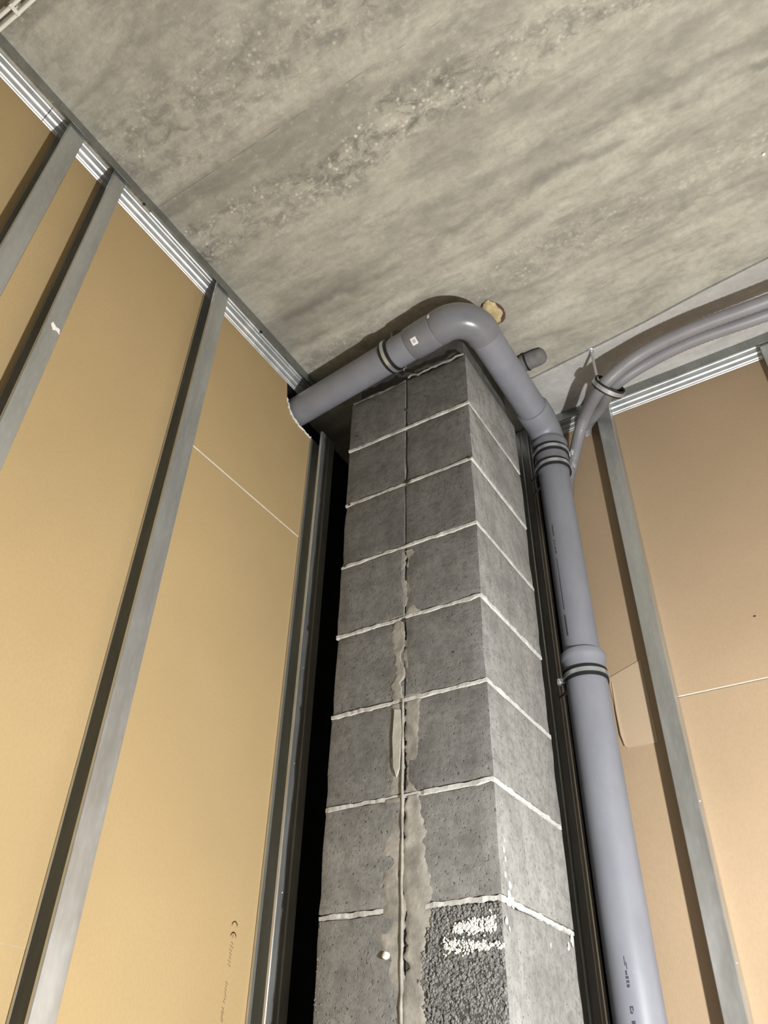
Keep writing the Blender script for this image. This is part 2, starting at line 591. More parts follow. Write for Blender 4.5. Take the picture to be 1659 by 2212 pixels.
# ------------------------------------------------------------------ ceiling tracks (U channels)
def ribbed_profile():
    """u across from near flange (0) to far flange (0.048), v down from the ceiling; near flange plain, far flange ribbed"""
    p = [(-0.0055, -0.040), (-0.005, -0.034), (0.000, -0.003), (0.001, 0.0), (0.026, 0.0), (0.029, -0.0015)]
    base = [(0.029, -0.0015), (0.048, -0.048)]
    for f, bulge in ((0.10, 0.0), (0.16, -0.0012), (0.20, 0.0), (0.28, 0.0), (0.34, -0.0018), (0.50, -0.0020), (0.56, 0.0), (0.60, 0.0006),
                     (0.66, -0.0012), (0.82, -0.0010), (0.86, 0.0006), (0.90, 0.0), (0.95, -0.0012), (1.0, 0.0)):
        p.append((base[0][0] + (base[1][0] - base[0][0]) * f + bulge, base[0][1] + (base[1][1] - base[0][1]) * f))
    return p


RP = ribbed_profile()


def ribs(prof, place, ends):
    return sheet(prof, 0.0009, place, ends)


# left run: two lengths butted at y = -1.03
for y0, y1, lab in ((RY + 0.05, -1.0325, 'bright galvanised ceiling track at the upper left corner, next to the white cables'),
                    (-1.031, 0.035, 'long galvanised U-shaped ceiling track above the left wall, ending behind the pipe')):
    tr = empty('ceiling_track', lab, 'track', 'galvanised ceiling tracks')
    place = lambda u, v, w: (XF + 0.001 - u * 1.0, w, CEIL - 0.0012 + v)
    ends = [y0 + (y1 - y0) * i / 8 for i in range(9)]
    obj('near_flange', sheet(RP[:5], 0.0009, place, ends), M_GALV_SHADE, tr)
    obj('far_flange', sheet(RP[4:], 0.0009, place, ends), M_GALV_LIT, tr)
    for ys in ((-1.62,) if y0 < -2 else (-0.745, -0.268)):
        n = lathe_along((XF - 0.023, ys, CEIL - 0.002), (XF - 0.023, ys, CEIL - 0.01), [(0, 0.0045), (0.0015, 0.0045), (0.003, 0.002)], 12)
        obj('fixing_screw', n, M_INK, tr)
tr = empty('ceiling_track', 'galvanised ceiling track above the back wall at the right', 'track', 'galvanised ceiling tracks')
place = lambda u, v, w: (w, YF - 0.001 + u, CEIL - 0.0062 + v)
ends = [0.02 + (RX - 0.03) * i / 12 for i in range(13)]
obj('near_flange', sheet(RP[:5], 0.0009, place, ends), M_GALV_SHADE, tr)
obj('far_flange', sheet(RP[4:], 0.0009, place, ends), M_GALV_LIT, tr)


# ------------------------------------------------------------------ studs (C channels)
def stud_profile(w, d=0.0465):
    """u along the wall, v out of the wall (0 = board, d = room face); web at u = w, open at u = 0"""
    return [(0.0, d - 0.006), (0.0, d - 0.001), (0.001, d), (w * 0.40, d), (w * 0.46, d - 0.0015), (w * 0.54, d - 0.0015), (w * 0.60, d),
            (w - 0.0012, d), (w, d - 0.0012), (w, d * 0.64), (w - 0.002, d * 0.56), (w - 0.002, d * 0.44), (w, d * 0.36),
            (w, 0.0012), (w - 0.0012, 0.0), (0.001, 0.0), (0.0, 0.001), (0.0, 0.006)]


def plain_profile(w, d=0.0465):
    return [(0.0, d - 0.006), (0.0, d - 0.001), (0.001, d), (w - 0.0012, d), (w, d - 0.0012), (w, d * 0.64), (w - 0.002, d * 0.56),
            (w - 0.002, d * 0.44), (w, d * 0.36), (w, 0.0012), (w - 0.0012, 0.0), (0.001, 0.0), (0.0, 0.001), (0.0, 0.006)]


def zs(z1, n=14):
    return [FLOOR + (z1 - FLOOR) * i / n for i in range(n + 1)]


def left_stud(y0, w, z1, label, prof=plain_profile):
    pl = lambda u, v, z: (XB + 0.0013 + v, y0 + u, z)
    o = obj('metal_stud', sheet(prof(w), 0.0008, pl, zs(z1)), M_GALV)
    return tag(o, label, 'stud', 'metal studs of the two board walls')


def back_stud(x0, w, z1, label, prof=plain_profile, lean=0.0):
    pl = lambda u, v, z: (x0 + u + lean * z, YB - 0.0015 - v, z)
    o = obj('metal_stud', sheet(prof(w), 0.0008, pl, zs(z1)), M_GALV)
    return tag(o, label, 'stud', 'metal studs of the two board walls')


s1 = left_stud(-0.990, 0.041, 0.3105, 'galvanised stud on the left wall, nearest to the white cables')
s2 = left_stud(-0.854, 0.035, 0.325, 'narrow galvanised stud on the left wall with a white tape scrap on its edge')
s3 = left_stud(-0.480, 0.0475, 0.325, 'tall galvanised stud on the left wall, its flange whitening towards the bottom')
s4 = left_stud(0.036, 0.066, 0.178, 'grooved galvanised stud in the dark gap left of the block pillar', stud_profile)
s5 = back_stud(-0.064, 0.044, 0.326, 'galvanised stud squeezed between the block pillar and the vertical pipe', stud_profile)
s6 = back_stud(0.213, 0.0425, 0.326, 'galvanised stud on the back wall just right of the vertical pipe')
s7 = back_stud(0.708, 0.0425, 0.322, 'galvanised stud on the back wall at the upper right picture edge')
# back wall studs also exist further right, outside the frame
# small fittings on the studs
bm = bmesh.new()
pv = [(-0.842, -0.262), (-0.832, -0.268), (-0.824, -0.266), (-0.820, -0.279), (-0.829, -0.275), (-0.836, -0.281), (-0.844, -0.270)]
bm = poly_prism(pv, PL, XF - 0.0005, XF + 0.0012)
o = obj('tape_scrap', bm, M_WHITE, s2)
o['label'] = 'small white tape scrap'
for st, ys in ((s4, 0.052), (s3, -0.470)):
    for z in (-0.62, -0.86, -1.13):
        bm = lathe_along((XF - 0.0014, ys, z), (XF + 0.01, ys, z), [(0, 0.0028), (0.0022, 0.0024), (0.0030, 0.0008)], 8)
        if st is s4:
            obj('screw', bm, M_ZINC, st)
        else:
            bm.free()
for z in (-0.93, -1.24):
    bm = lathe_along((0.2553, YF + 0.020, z), (0.27, YF + 0.020, z), [(0, 0.0035), (0.0016, 0.003), (0.0026, 0.001)], 8)
    obj('screw', bm, M_ZINC, s6)

# ------------------------------------------------------------------ block pillar
pillar = empty('block_pillar', 'tall grey concrete block pillar with pale mortar joints in the corner', 'pillar')
PW, PD = 0.378, 0.332
MIDX = -0.191


def rough_block(x0, x1, y0, y1, z0, z1, seed, amp=0.0016, nx=7, ny=7, nz=7):
    """box with finely divided faces, soft broken arrises and a slightly uneven face"""
    bm = bmesh.new()
    idx = {}

    def vert(i, j, k):
        key = (i, j, k)
        if key in idx:
            return idx[key]
        def warp(t, n):            # crowd rows to the arrises
            s = t / n
            return 0.5 - 0.5 * math.cos(math.pi * s) if True else s
        p = Vector((x0 + (x1 - x0) * warp(i, nx), y0 + (y1 - y0) * warp(j, ny), z0 + (z1 - z0) * warp(k, nz)))
        on = (i in (0, nx)) + (j in (0, ny)) + (k in (0, nz))
        c = Vector(((x0 + x1) / 2, (y0 + y1) / 2, (z0 + z1) / 2))
        q = p * 14 + Vector((seed * 7.3, seed * 3.1, seed * 1.7))
        nv = noise.noise_vector(q) * amp
        if on >= 2:
            pull = 0.0012 + 0.004 * max(0.0, noise.noise(p * 40 + Vector((seed, 0, seed * 2)))) ** 1.2
            d = Vector(((c.x - p.x) if i in (0, nx) else 0, (c.y - p.y) if j in (0, ny) else 0, (c.z - p.z) if k in (0, nz) else 0))
            d = Vector([math.copysign(1, a) if abs(a) > 1e-6 else 0 for a in d])
            p = p + d * pull
        idx[key] = bm.verts.new(p + nv)
        return idx[key]

    def face(fn, na, nb):
        for a in range(na):
            for b in range(nb):
                bm.faces.new((fn(a, b), fn(a + 1, b), fn(a + 1, b + 1), fn(a, b + 1)))
    face(lambda a, b: vert(a, b, 0), nx, ny)
    face(lambda a, b: vert(a, b, nz), nx, ny)
    face(lambda a, b: vert(a, 0, b), nx, nz)
    face(lambda a, b: vert(a, ny, b), nx, nz)
    face(lambda a, b: vert(0, a, b), ny, nz)
    face(lambda a, b: vert(nx, a, b), ny, nz)
    return bm


JT = 0.0095      # bed joint
blocks = {}
for c in range(0, 11):
    ztop = 0.192 if c == 0 else -0.2 * (c - 1) - JT / 2
    zbot = -0.2 * c + JT / 2
    if zbot < FLOOR:
        zbot = FLOOR
    for side in (0, 1):
        gap = 0.0013
        x0, x1 = ((-PW, MIDX - gap) if side == 0 else (MIDX + gap, 0.0))
        jit = [random.uniform(-0.0012, 0.0012) for _ in range(3)]
        drop = 0.004 if (side == 0 and c == 0) else 0
        m = M_BLOCK[(2, 0, 0, 1, 1, 1, 0, 1, 0, 1, 0)[(c + side * 0) % 11]] if side == 1 else M_BLOCK[(0, 0, 0, 0, 1, 0, 1, 0, 1, 0, 1)[c]]
        if c == 7:
            m = M_BLOCK[1]
        bm = rough_block(x0 + jit[0], x1 + jit[0] * 0.5 + (0.0 if side == 0 else jit[1]), jit[2], PD, zbot, ztop - drop, c * 2 + side + 1.5)
        o = obj('block', bm, m, pillar, True)
        o.data.materials.append(M_GAP if (c, side) == (7, 1) else M_END_SHADE[0] if c < 3 else M_END_SHADE[1] if c < 6 else M_END_SHADE[2])     # split ends coarser than formed sides; front shade painted into tone, deepest on top
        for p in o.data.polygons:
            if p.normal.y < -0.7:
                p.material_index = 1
        blocks[(c, side)] = o


def mortar_bed(z, seed):
    """bed joint: a slab whose outline wavers in and out of the block faces"""
    bm = bmesh.new()
    out = []
    N = 44
    for i in range(N):
        out.append((-PW + PW * i / N, 0.0, 0, -1))
    for i in range(N):
        out.append((0.0, PD * i / N, 1, 0))
    for i in range(N // 2):
        out.append((-PW * i / (N // 2), PD, 0, 1))
    for i in range(N // 2):
        out.append((-PW, PD - PD * i / (N // 2), -1, 0))
    top, bot, mt, mb = [], [], [], []
    h = JT / 2
    for x, y, nx, ny in out:
        q = Vector((x * 28, y * 28, seed * 5.1))
        e = 0.0003 + 0.0032 * noise.noise(q) + 0.0014 * noise.noise(q * 4)
        if (nx, ny) == (1, 0):
            e = max(e, 0.0006)
        if ny == -1 and z < -0.9 and -0.232 < x < -0.150:
            e = -0.0015
        t = h * (1.0 + 0.8 * noise.noise(q * 1.6 + Vector((9, 0, 0))) + 0.4 * noise.noise(q * 5))
        b = h * (1.0 + 0.8 * noise.noise(q * 1.6 + Vector((0, 9, 0))) + 0.4 * noise.noise(q * 5 + Vector((3, 0, 0))))
        X, Y = x + nx * e, y + ny * e
        mt.append(bm.verts.new((X, Y, z + t * 0.75)))
        mb.append(bm.verts.new((X, Y, z - b * 0.75)))
        top.append(bm.verts.new((X - nx * 0.003, Y - ny * 0.003, z + t)))
        bot.append(bm.verts.new((X - nx * 0.003, Y - ny * 0.003, z - b)))
    n = len(out)
    for i in range(n):
        j = (i + 1) % n
        bm.faces.new((mt[i], mb[i], mb[j], mt[j]))
        bm.faces.new((top[i], mt[i], mt[j], top[j]))
        bm.faces.new((mb[i], bot[i], bot[j], mb[j]))
    bm.faces.new(top)
    bm.faces.new(list(reversed(bot)))
    return bm


for c in range(0, 11):
    obj('mortar_joint', mortar_bed(-0.2 * c, c + 1), M_MORTAR, pillar)

# crumbled infill between the top course and the ceiling
bm = rough_block(-PW + 0.02, -0.012, 0.014, PD - 0.02, 0.19, CEIL - 0.006, 77, 0.006)
o = obj('infill', bm, M_INFILL, pillar, True)
o['label'] = 'dark rough infill between top block and ceiling'
bm = bmesh.new()
for i in range(30):
    t = i / 29
rp = [(-0.185 + 0.18 * i / 16, -0.001 + random.uniform(-0.002, 0.002), 0.195 + random.uniform(-0.0022, 0.002) + 0.008 * math.exp(-((i - 1) ** 2) / 2)) for i in range(17)]
tube(rp, [random.uniform(0.0020, 0.0045) for _ in rp], 7, True, bm)
rp = [(-PW + 0.006 + 0.18 * i / 12, 0.002 + random.uniform(-0.002, 0.002), 0.191 + random.uniform(-0.002, 0.002)) for i in range(13)]
obj('mortar_joint', bm, M_INFILL2, pillar)
bm = tube(rp, [random.uniform(0.003, 0.0055) for _ in rp], 7)
obj('mortar_joint', bm, M_INFILL, pillar)


# smear of mortar down the middle of the front face
def smear(z0, z1, left, right, th, seed, n=60):
    bm = bmesh.new()
    rows = []
    for i in range(n + 1):
        t = i / n
        z = z0 + (z1 - z0) * t
        wl = left(z) + 0.012 * noise.noise(Vector((seed, 0, z * 16))) + 0.009 * noise.noise(Vector((seed, 3, z * 60))) + 0.004 * noise.noise(Vector((seed, 3, z * 200)))
        wr = right(z) + 0.012 * noise.noise(Vector((seed, 7, z * 16))) + 0.009 * noise.noise(Vector((seed, 9, z * 60))) + 0.004 * noise.noise(Vector((seed, 9, z * 200)))
        row = []
        m = 8
        for k in range(m + 1):
            x = wl + (wr - wl) * k / m
            prof = 0.0 if k in (0, m) else th * (0.75 + 0.5 * noise.noise(Vector((x * 40, seed, z * 30))))
            row.append(bm.verts.new((x, 0.0012 - prof, z)))
        rows.append(row)
    for a, b in zip(rows, rows[1:]):
        for k in range(len(a) - 1):
            bm.faces.new((a[k], a[k + 1], b[k + 1], b[k]))
    return bm


def lerp_tab(tab):
    def f(z):
        for (za, a), (zb, b) in zip(tab, tab[1:]):
            if zb <= z <= za:
                return a + (b - a) * (z - za) / (zb - za)
        return tab[-1][1] if z < tab[-1][0] else tab[0][1]
    return f


LT = lerp_tab([(-0.40, -0.218), (-0.6, -0.219), (-0.8, -0.218), (-0.95, -0.226), (-1.06, -0.238), (-1.2, -0.233), (-1.45, -0.243), (-2.2, -0.24)])
RT = lerp_tab([(-0.40, -0.165), (-0.5, -0.158), (-0.8, -0.150), (-0.95, -0.160), (-1.07, -0.148), (-1.2, -0.128), (-1.28, -0.150), (-1.45, -0.147), (-2.2, -0.15)])
for z0, z1, k in ((-0.415, -0.595, 1), (-0.606, -0.797, 2), (-0.806, -0.995, 3), (-1.003, -2.15, 4)):
    for side in (0, 1):
        l, r = (LT, lambda z: MIDX - (0.0 if z < -0.99 else 0.003)) if side == 0 else (lambda z: MIDX + (0.0 if z < -0.99 else 0.003), RT)
        o = obj('mortar_smear', smear(z0, z1, l, r, 0.0028 if z0 < -0.99 else 0.0017, k * 3.3 + side, 60 if k < 4 else 260), M_SMEAR, pillar, True)
# thin raised mortar bead in the lower part of the vertical joint
rp, rr = [], []
for i in range(120):
    z = -0.80 - 1.34 * i / 119
    rp.append((MIDX - 0.003 + 0.0018 * noise.noise(Vector((3, 1, z * 22))), -0.0012 + 0.0012 * noise.noise(Vector((8, 1, z * 30))), z))
    rr.append(0.0029 + 0.0014 * noise.noise(Vector((1, 5, z * 35))))
obj('mortar_bead', tube(rp, rr, 8), M_SMEAR, pillar, True)
bm = poly_prism([(-0.213, -0.818), (-0.199, -0.822), (-0.196, -0.87), (-0.2, -0.945), (-0.207, -0.962), (-0.214, -0.94), (-0.217, -0.88)],
                lambda u, v, d: (u, d, v), -0.0045, -0.001)
o = obj('mortar_dab', bm, mat_simple('pale_mortar', (0.46, 0.45, 0.40), 0.9, 0, 0.15, 30, 0.4, 120, 0.1), pillar)
# pale drips along the right arris
for k, (z, y, r) in enumerate(((-1.16, 0.02, 0.0055), (-1.175, 0.036, 0.007), (-1.192, 0.03, 0.009), (-1.20, 0.044, 0.008), (-1.135, 0.024, 0.005),
                               (-1.12, 0.021, 0.006), (-1.102, 0.026, 0.004), (-1.235, 0.012, 0.006), (-1.245, 0.022, 0.004), (-1.228, 0.29, 0.007), (-1.215, 0.312, 0.010), (-1.24, 0.20, 0.004))):
    bm = bmesh.new()
    r *= 0.75
    bmesh.ops.create_icosphere(bm, subdivisions=2, radius=r)
    for v in bm.verts:
        v.co += noise.noise_vector(v.co * 200 + Vector((k, 0, 0))) * r * 0.5
        v.co = Vector((v.co.x * 0.4 + 0.001, v.co.y * 0.9 + y, v.co.z * 1.5 + z))
    obj('mortar_drip', bm, M_MORTAR, pillar, True)


# ---- exposed coarse aggregate on the two lowest visible blocks
def grains(spots, rmin, rmax, seed, flat=0.75):
    rnd = random.Random(seed)
    bm = bmesh.new()
    for x, z, y in spots:
        r = rnd.uniform(rmin, rmax)
        ax = [Vector((rnd.gauss(0, 1), rnd.gauss(0, 1), rnd.gauss(0, 1))).normalized()]
        n, m = frame(ax[0])
        ax += [n, m]
        c = Vector((x, y, z))
        vs = []
        for a in ax:
            for s in (1, -1):
                d = a * s * r * rnd.uniform(0.7, 1.25)
                d.y *= flat
                vs.append(bm.verts.new(c + d))
        for a in (0, 1):
            for b in (2, 3):
                for e in (4, 5):
                    bm.faces.new((vs[a], vs[b], vs[e]))
    return bm


rnd = random.Random(3)
spots = []
while len(spots) < 2700:
    x, z = rnd.uniform(-0.165, -0.002), rnd.uniform(-1.392, -1.207)
    if x < -0.152 + 0.018 * noise.noise(Vector((1, 0, z * 40))) - (0.0 if z < -1.27 else -0.02 * (z + 1.27) / 0.06):
        continue
    spots.append((x, z, rnd.uniform(-0.0006, 0.0016)))
o = obj('aggregate', grains(spots, 0.0024, 0.0046, 5, 0.6), M_GRAIN, blocks[(7, 1)])
tag(o, kind='stuff')
spots = []
while len(spots) < 900:
    x, z = rnd.uniform(-0.374, -0.205), rnd.uniform(-1.392, -1.210)
    f = noise.noise(Vector((x * 18, 2, z * 18))) - 0.5 * (z + 1.33) / 0.1
    if f < rnd.uniform(-0.35, 0.5):
        continue
    spots.append((x, z, rnd.uniform(0.0, 0.0026)))
o = obj('aggregate', grains(spots, 0.0018, 0.0034, 8), M_GRAIN, blocks[(7, 0)])
tag(o, kind='stuff')
spots = []
while len(spots) < 520:
    if rnd.random() < 0.55:
        x = rnd.uniform(-0.092, -0.012)
        z = -1.240 + 0.02 * (x + 0.05) + rnd.gauss(0, 0.0055) * (0.6 + 0.8 * (x + 0.092) / 0.08)
    else:
        x = rnd.uniform(-0.112, -0.035) if rnd.random() < 0.8 else rnd.uniform(-0.035, 0)
        z = -1.268 - 0.12 * (x + 0.07) * 0.6 + rnd.gauss(0, 0.0065 if x < -0.06 else 0.003)
    spots.append((x, z, rnd.uniform(-0.0032, -0.0014)))
o = obj('paint_splash', grains(spots, 0.0018, 0.0032, 9), M_PAINT, blocks[(7, 1)])
tag(o, kind='stuff')
o['label'] = 'white paint splashed over coarse block'
bm = bmesh.new()
bmesh.ops.create_icosphere(bm, subdivisions=2, radius=0.008)
for v in bm.verts:
    v.co = Vector((v.co.x * 0.95, v.co.y * 0.45, v.co.z * 0.85)) + noise.noise_vector(v.co * 130) * 0.002 + Vector((-0.224, -0.004, -1.272))
obj('paint_blob', bm, M_PAINT, pillar, True)
# small black hole and chips
for k, (x, z, r) in enumerate(((-0.352, 0.048, 0.006), (-0.185, -0.199, 0.008), (-0.008, -0.196, 0.006), (-0.192, -0.607, 0.008), (-0.19, -0.81, 0.007), (-0.072, -0.72, 0.003), (-0.19, 0.07, 0.006), (-0.365, -0.20, 0.005), (-0.368, -0.397, 0.005))):
    pv = [(x + r * (0.8 + 0.5 * noise.noise(Vector((k, i, 0)))) * math.cos(i * 0.785), z + 0.7 * r * (0.8 + 0.5 * noise.noise(Vector((k, i, 5)))) * math.sin(i * 0.785)) for i in range(8)]
    obj('chipped_hole', poly_prism(pv, lambda u, v, d: (u, d, v), -0.0016, 0.002), M_CHIP, pillar)

# ------------------------------------------------------------------ drain pipe
drain = empty('drain_pipe', 'grey plastic drain pipe turning round the pillar top and dropping down the corner', 'pipe')
RU, RL = 0.0450, 0.0500
P0 = Vector((-0.590, -0.0245, 0.2372))
P1 = Vector((0.061, -0.099, 0.232))
P2 = Vector((0.074, 0.410, 0.197))
P3 = Vector((0.074, 0.438, FLOOR))
d01 = (P1 - P0).normalized()
d12 = (P2 - P1).normalized()
d23 = (P3 - P2).normalized()


def bend(P, da, db, setback, n=14):
    """circular arc from P - da*setback to P + db*setback"""
    a = P - da * setback
    b = P + db * setback
    ang = da.angle(db)
    r = setback / math.tan(ang / 2)
    nrm = da.cross(db).normalized()
    c = a + nrm.cross(da).normalized() * r
    out = []
    for i in range(n + 1):
        q = Matrix.Rotation(ang * i / n, 3, nrm)
        out.append(c + q @ (a - c))
    return out


SB = 0.080
# level run from the left wall to the coupling
xc = P0.lerp(P1, (0.590 - 0.127) / 0.651)         # coupling start
xr = P0.lerp(P1, (0.590 - 0.042) / 0.651)         # elbow socket start
obj('straight_pipe', tube([P0, P0.lerp(xc, 0.5), xc + d01 * 0.03], RU, 48), M_PVC, drain, True)
L = (xr - xc).length
o = obj('coupling', lathe_along(xc, xr, [(-0.001, RU - 0.001), (0, RU + 0.0022), (0.003, RU + 0.0042), (L * 0.5, RU + 0.0045), (L - 0.008, RU + 0.0042), (L - 0.002, RU + 0.0035), (L + 0.004, RU + 0.0015)], 48), M_PVCG, drain, True)
# upper elbow: socket + bend + spigot
arcp = bend(P1, d01, d12, SB)
pts = [xr + d01 * 0.001, xr + d01 * 0.003, xr + d01 * 0.006] + arcp + [arcp[-1] + d12 * 0.012, arcp[-1] + d12 * 0.016, arcp[-1] + d12 * 0.0165]
rad = [RU + 0.001, RU + 0.0045, RU + 0.0055] + [RU + 0.0050 - 0.0012 * i / 14 for i in range(15)] + [RU + 0.0034, RU + 0.0028, RU + 0.0004]
o = obj('elbow', tube(pts, rad, 48), M_PVCG, drain, True)
o['label'] = 'glossy upper elbow at the pillar corner'
e2 = bend(P2, d12, d23, 0.062)
a0 = arcp[-1] + d12 * 0.010
ss = P1.lerp(P2, 0.775)
obj('straight_pipe', tube([a0, ss + d12 * 0.02], RU, 48), M_PVC, drain, True)
pts = [ss, ss + d12 * 0.002, ss + d12 * 0.006] + e2 + [e2[-1] + d23 * 0.003, e2[-1] + d23 * 0.005]
rad = [RU + 0.0005, RU + 0.0045, RU + 0.006] + [RU + 0.0058 - 0.003 * i / 14 for i in range(15)] + [RU + 0.0024, RU - 0.001]
o = obj('elbow', tube(pts, rad, 48), M_PVC, drain, True)
o['label'] = 'lower elbow turning down in the corner'
# socket of the upper down pipe, right under the elbow


def zat(z):
    return P2 + d23 * ((z - P2.z) / d23.z)


A = zat(0.148)
o = obj('socket', lathe_along(A, P3, [(-0.002, RU - 0.002), (0.0, RU + 0.003), (0.003, RU + 0.0075), (0.010, RU + 0.009), (0.018, RU + 0.0085), (0.024, RU + 0.0050),
                                     (0.090, RU + 0.0048), (0.104, RU + 0.0046), (0.116, RU + 0.0035), (0.130, RU + 0.0003)], 48), M_PVCG, drain, True)
o['label'] = 'socket collar below the lower elbow'
obj('straight_pipe', tube([zat(0.05), zat(-0.3), zat(-0.62)], RU, 48), M_PVC, drain, True)
A = zat(-0.566)
o = obj('socket', lathe_along(A, P3, [(-0.001, RU - 0.001), (0.0, RU + 0.004), (0.005, RU + 0.0098), (0.014, RU + 0.0115), (0.024, RU + 0.0105), (0.031, RL + 0.0010),
                                     (0.06, RL + 0.0006), (0.075, RL - 0.0004)], 48), M_PVC, drain, True)
o['label'] = 'bell mouth of the lower pipe length'
obj('straight_pipe', tube([zat(-0.60), zat(-1.1), zat(-1.6), P3], RL, 48), M_PVC, drain, True)


# stickers, printing and scratches lie on the pipe skin
def skin_patch(A, d, r, s0, s1, a0, a1, lift=0.0006, n=4, ref=None):
    """rectangle on the pipe: s along axis, angle a (0 = towards the camera, positive turns right)"""
    p = A + d * ((s0 + s1) / 2)
    to = (Vector((0.59334, -1.318, -1.52563)) - p)
    to = (to - d * to.dot(d)).normalized()
    side = d.cross(to).normalized()
    bm = bmesh.new()
    rows = []
    for i in range(n + 1):
        a = math.radians(a0 + (a1 - a0) * i / n)
        v = (to * math.cos(a) + side * math.sin(a)) * (r + lift)
        rows.append((bm.verts.new(A + d * s0 + v), bm.verts.new(A + d * s1 + v)))
    for (p0, q0), (p1, q1) in zip(rows, rows[1:]):
        bm.faces.new((p0, p1, q1, q0))
    return bm


s = (xr - xc).length
o = obj('sticker', skin_patch(xc, d01, RU + 0.0045, 0.022, 0.040, -16, 8), M_LABEL, drain)
o['label'] = 'small white sticker on the coupling'
o2 = obj('sticker_print', skin_patch(xc, d01, RU + 0.0045, 0.027, 0.035, -9, 2, 0.0010), mat_simple('grey_print', (0.45, 0.45, 0.47), 0.5), drain)
o = obj('moulded_tab', skin_patch(xr, d01, RU + 0.0050, 0.004, 0.012, -62, -46, 0.0012), M_LABEL, drain)
bm = bmesh.new()
for z0, z1, a0, a1 in ((-0.185, -0.222, 33, 36), (-0.236, -0.242, 34, 37), (-0.246, -0.252, 33.5, 36.5), (-0.256, -0.268, 34.5, 37.5), (-0.272, -0.280, 33, 36), (-0.296, -0.36, 35, 36.2),
                       (-0.36, -0.42, 35.2, 37.2), (-0.42, -0.455, 35.4, 37.6), (-0.470, -0.530, 35, 39.5)):
    s0 = (zat(z0) - P2).length
    s1 = (zat(z1) - P2).length
    b2 = skin_patch(P2, d23, RU, s0, s1, a0, a1, 0.0006, 2)
    me = bpy.data.meshes.new('tmp')
    b2.to_mesh(me)
    b2.free()
    bm.from_mesh(me)
    bpy.data.meshes.remove(me)
tag(obj('printed_mark', bm, M_INK, drain), kind='stuff')
bm = bmesh.new()
for z0, z1, a0, a1 in ((-1.236, -1.252, 12, 13.4), (-1.246, -1.258, 9, 10.4), (-1.260, -1.268, 11, 14), (-1.2695, -1.274, 9, 15), (-1.276, -1.281, 9, 12), (-1.2765, -1.281, 13, 15),
                       (-1.283, -1.288, 9.5, 15), (-1.318, -1.3205, 9, 16), (-1.3205, -1.327, 14, 16), (-1.3205, -1.326, 9, 11), (-1.327, -1.330, 11, 16), (-1.341, -1.349, 9, 16.5),
                       (-1.375, -1.38, 9, 16), (-1.39, -1.40, 9, 12)):
    s0 = (zat(z0) - P2).length
    s1 = (zat(z1) - P2).length
    b2 = skin_patch(P2, d23, RL, s0, s1, a0, a1, 0.0006, 2)
    me = bpy.data.meshes.new('tmp')
    b2.to_mesh(me)
    b2.free()
    bm.from_mesh(me)
    bpy.data.meshes.remove(me)
tag(obj('printed_mark', bm, M_INK, drain), kind='stuff')


# ------------------------------------------------------------------ pipe clamps
def ring_band(c, d, r0, r1, w, seg=48):
    """flat ring band of width w around axis d at c"""
    n, m = frame(d)
    bm = bmesh.new()
    prof = [(-w / 2, r0), (-w / 2, r1), (w / 2, r1), (w / 2, r0)]
    rings = []
    for s, r in prof:
        rings.append([bm.verts.new(c + d * s + (n * math.cos(2 * math.pi * k / seg) + m * math.sin(2 * math.pi * k / seg)) * r) for k in range(seg)])
    for i in range(4):
        a, b = rings[i], rings[(i + 1) % 4]
        for k in range(seg):
            bm.faces.new((a[k], a[(k + 1) % seg], b[(k + 1) % seg], b[k]))
    return bm


def hexnut(c, d, r, h):
    bm = lathe_along(c - d * h / 2, c + d * h / 2, [(0, r * 0.9), (h * 0.15, r), (h * 0.85, r), (h, r * 0.9)], 6)
    return bm


def pipe_clamp(c, d, r, label, ears, rod_to, name='pipe_clamp'):
    """band with rubber lining, two ears with a bolt, and a threaded rod to its fixing"""
    t = empty(name, label, 'clamp', 'pipe clamps on the drain pipe')
    obj('rubber_lining', ring_band(c, d, r + 0.0002, r + 0.0036, 0.028), M_RUBBER, t)
    obj('band', ring_band(c, d, r + 0.0036, r + 0.0056, 0.0105), M_ZINC, t, False)
    for e in ears:
        e = (e - d * e.dot(d)).normalized()
        s = d.cross(e)
        p = c + e * (r + 0.012)
        bm = bmesh.new()
        for k in (-1, 1):
            q = [p - e * 0.008 - d * 0.007 + s * (0.002 * k), p + e * 0.007 - d * 0.007 + s * (0.002 * k), p + e * 0.007 + d * 0.007 + s * (0.002 * k), p - e * 0.008 + d * 0.007 + s * (0.002 * k)]
            q2 = [v + s * (0.002 * k) for v in q]
            vs = [bm.verts.new(v) for v in q + q2]
            for f in ((0, 1, 2, 3), (7, 6, 5, 4), (0, 4, 5, 1), (1, 5, 6, 2), (2, 6, 7, 3), (3, 7, 4, 0)):
                bm.faces.new([vs[i] for i in f])
        obj('ear', bm, M_ZINC, t)
        b = obj('bolt', tube([p + e * 0.001 - s * 0.013, p + e * 0.001 + s * 0.013], 0.003, 10), M_ZINC, t, True)
        obj('bolt_head', hexnut(p + e * 0.001 + s * 0.013, s, 0.006, 0.005), M_ZINC, b)
    if rod_to is not None:
        e = (rod_to - c)
        e = e.normalized()
        st = c + e * (r + 0.004)
        obj('threaded_rod', tube([st, rod_to], 0.0038, 12), M_ZINC, t, True)
        obj('nut', hexnut(st + e * 0.006, e, 0.0085, 0.009), M_ZINC, t)
    return t


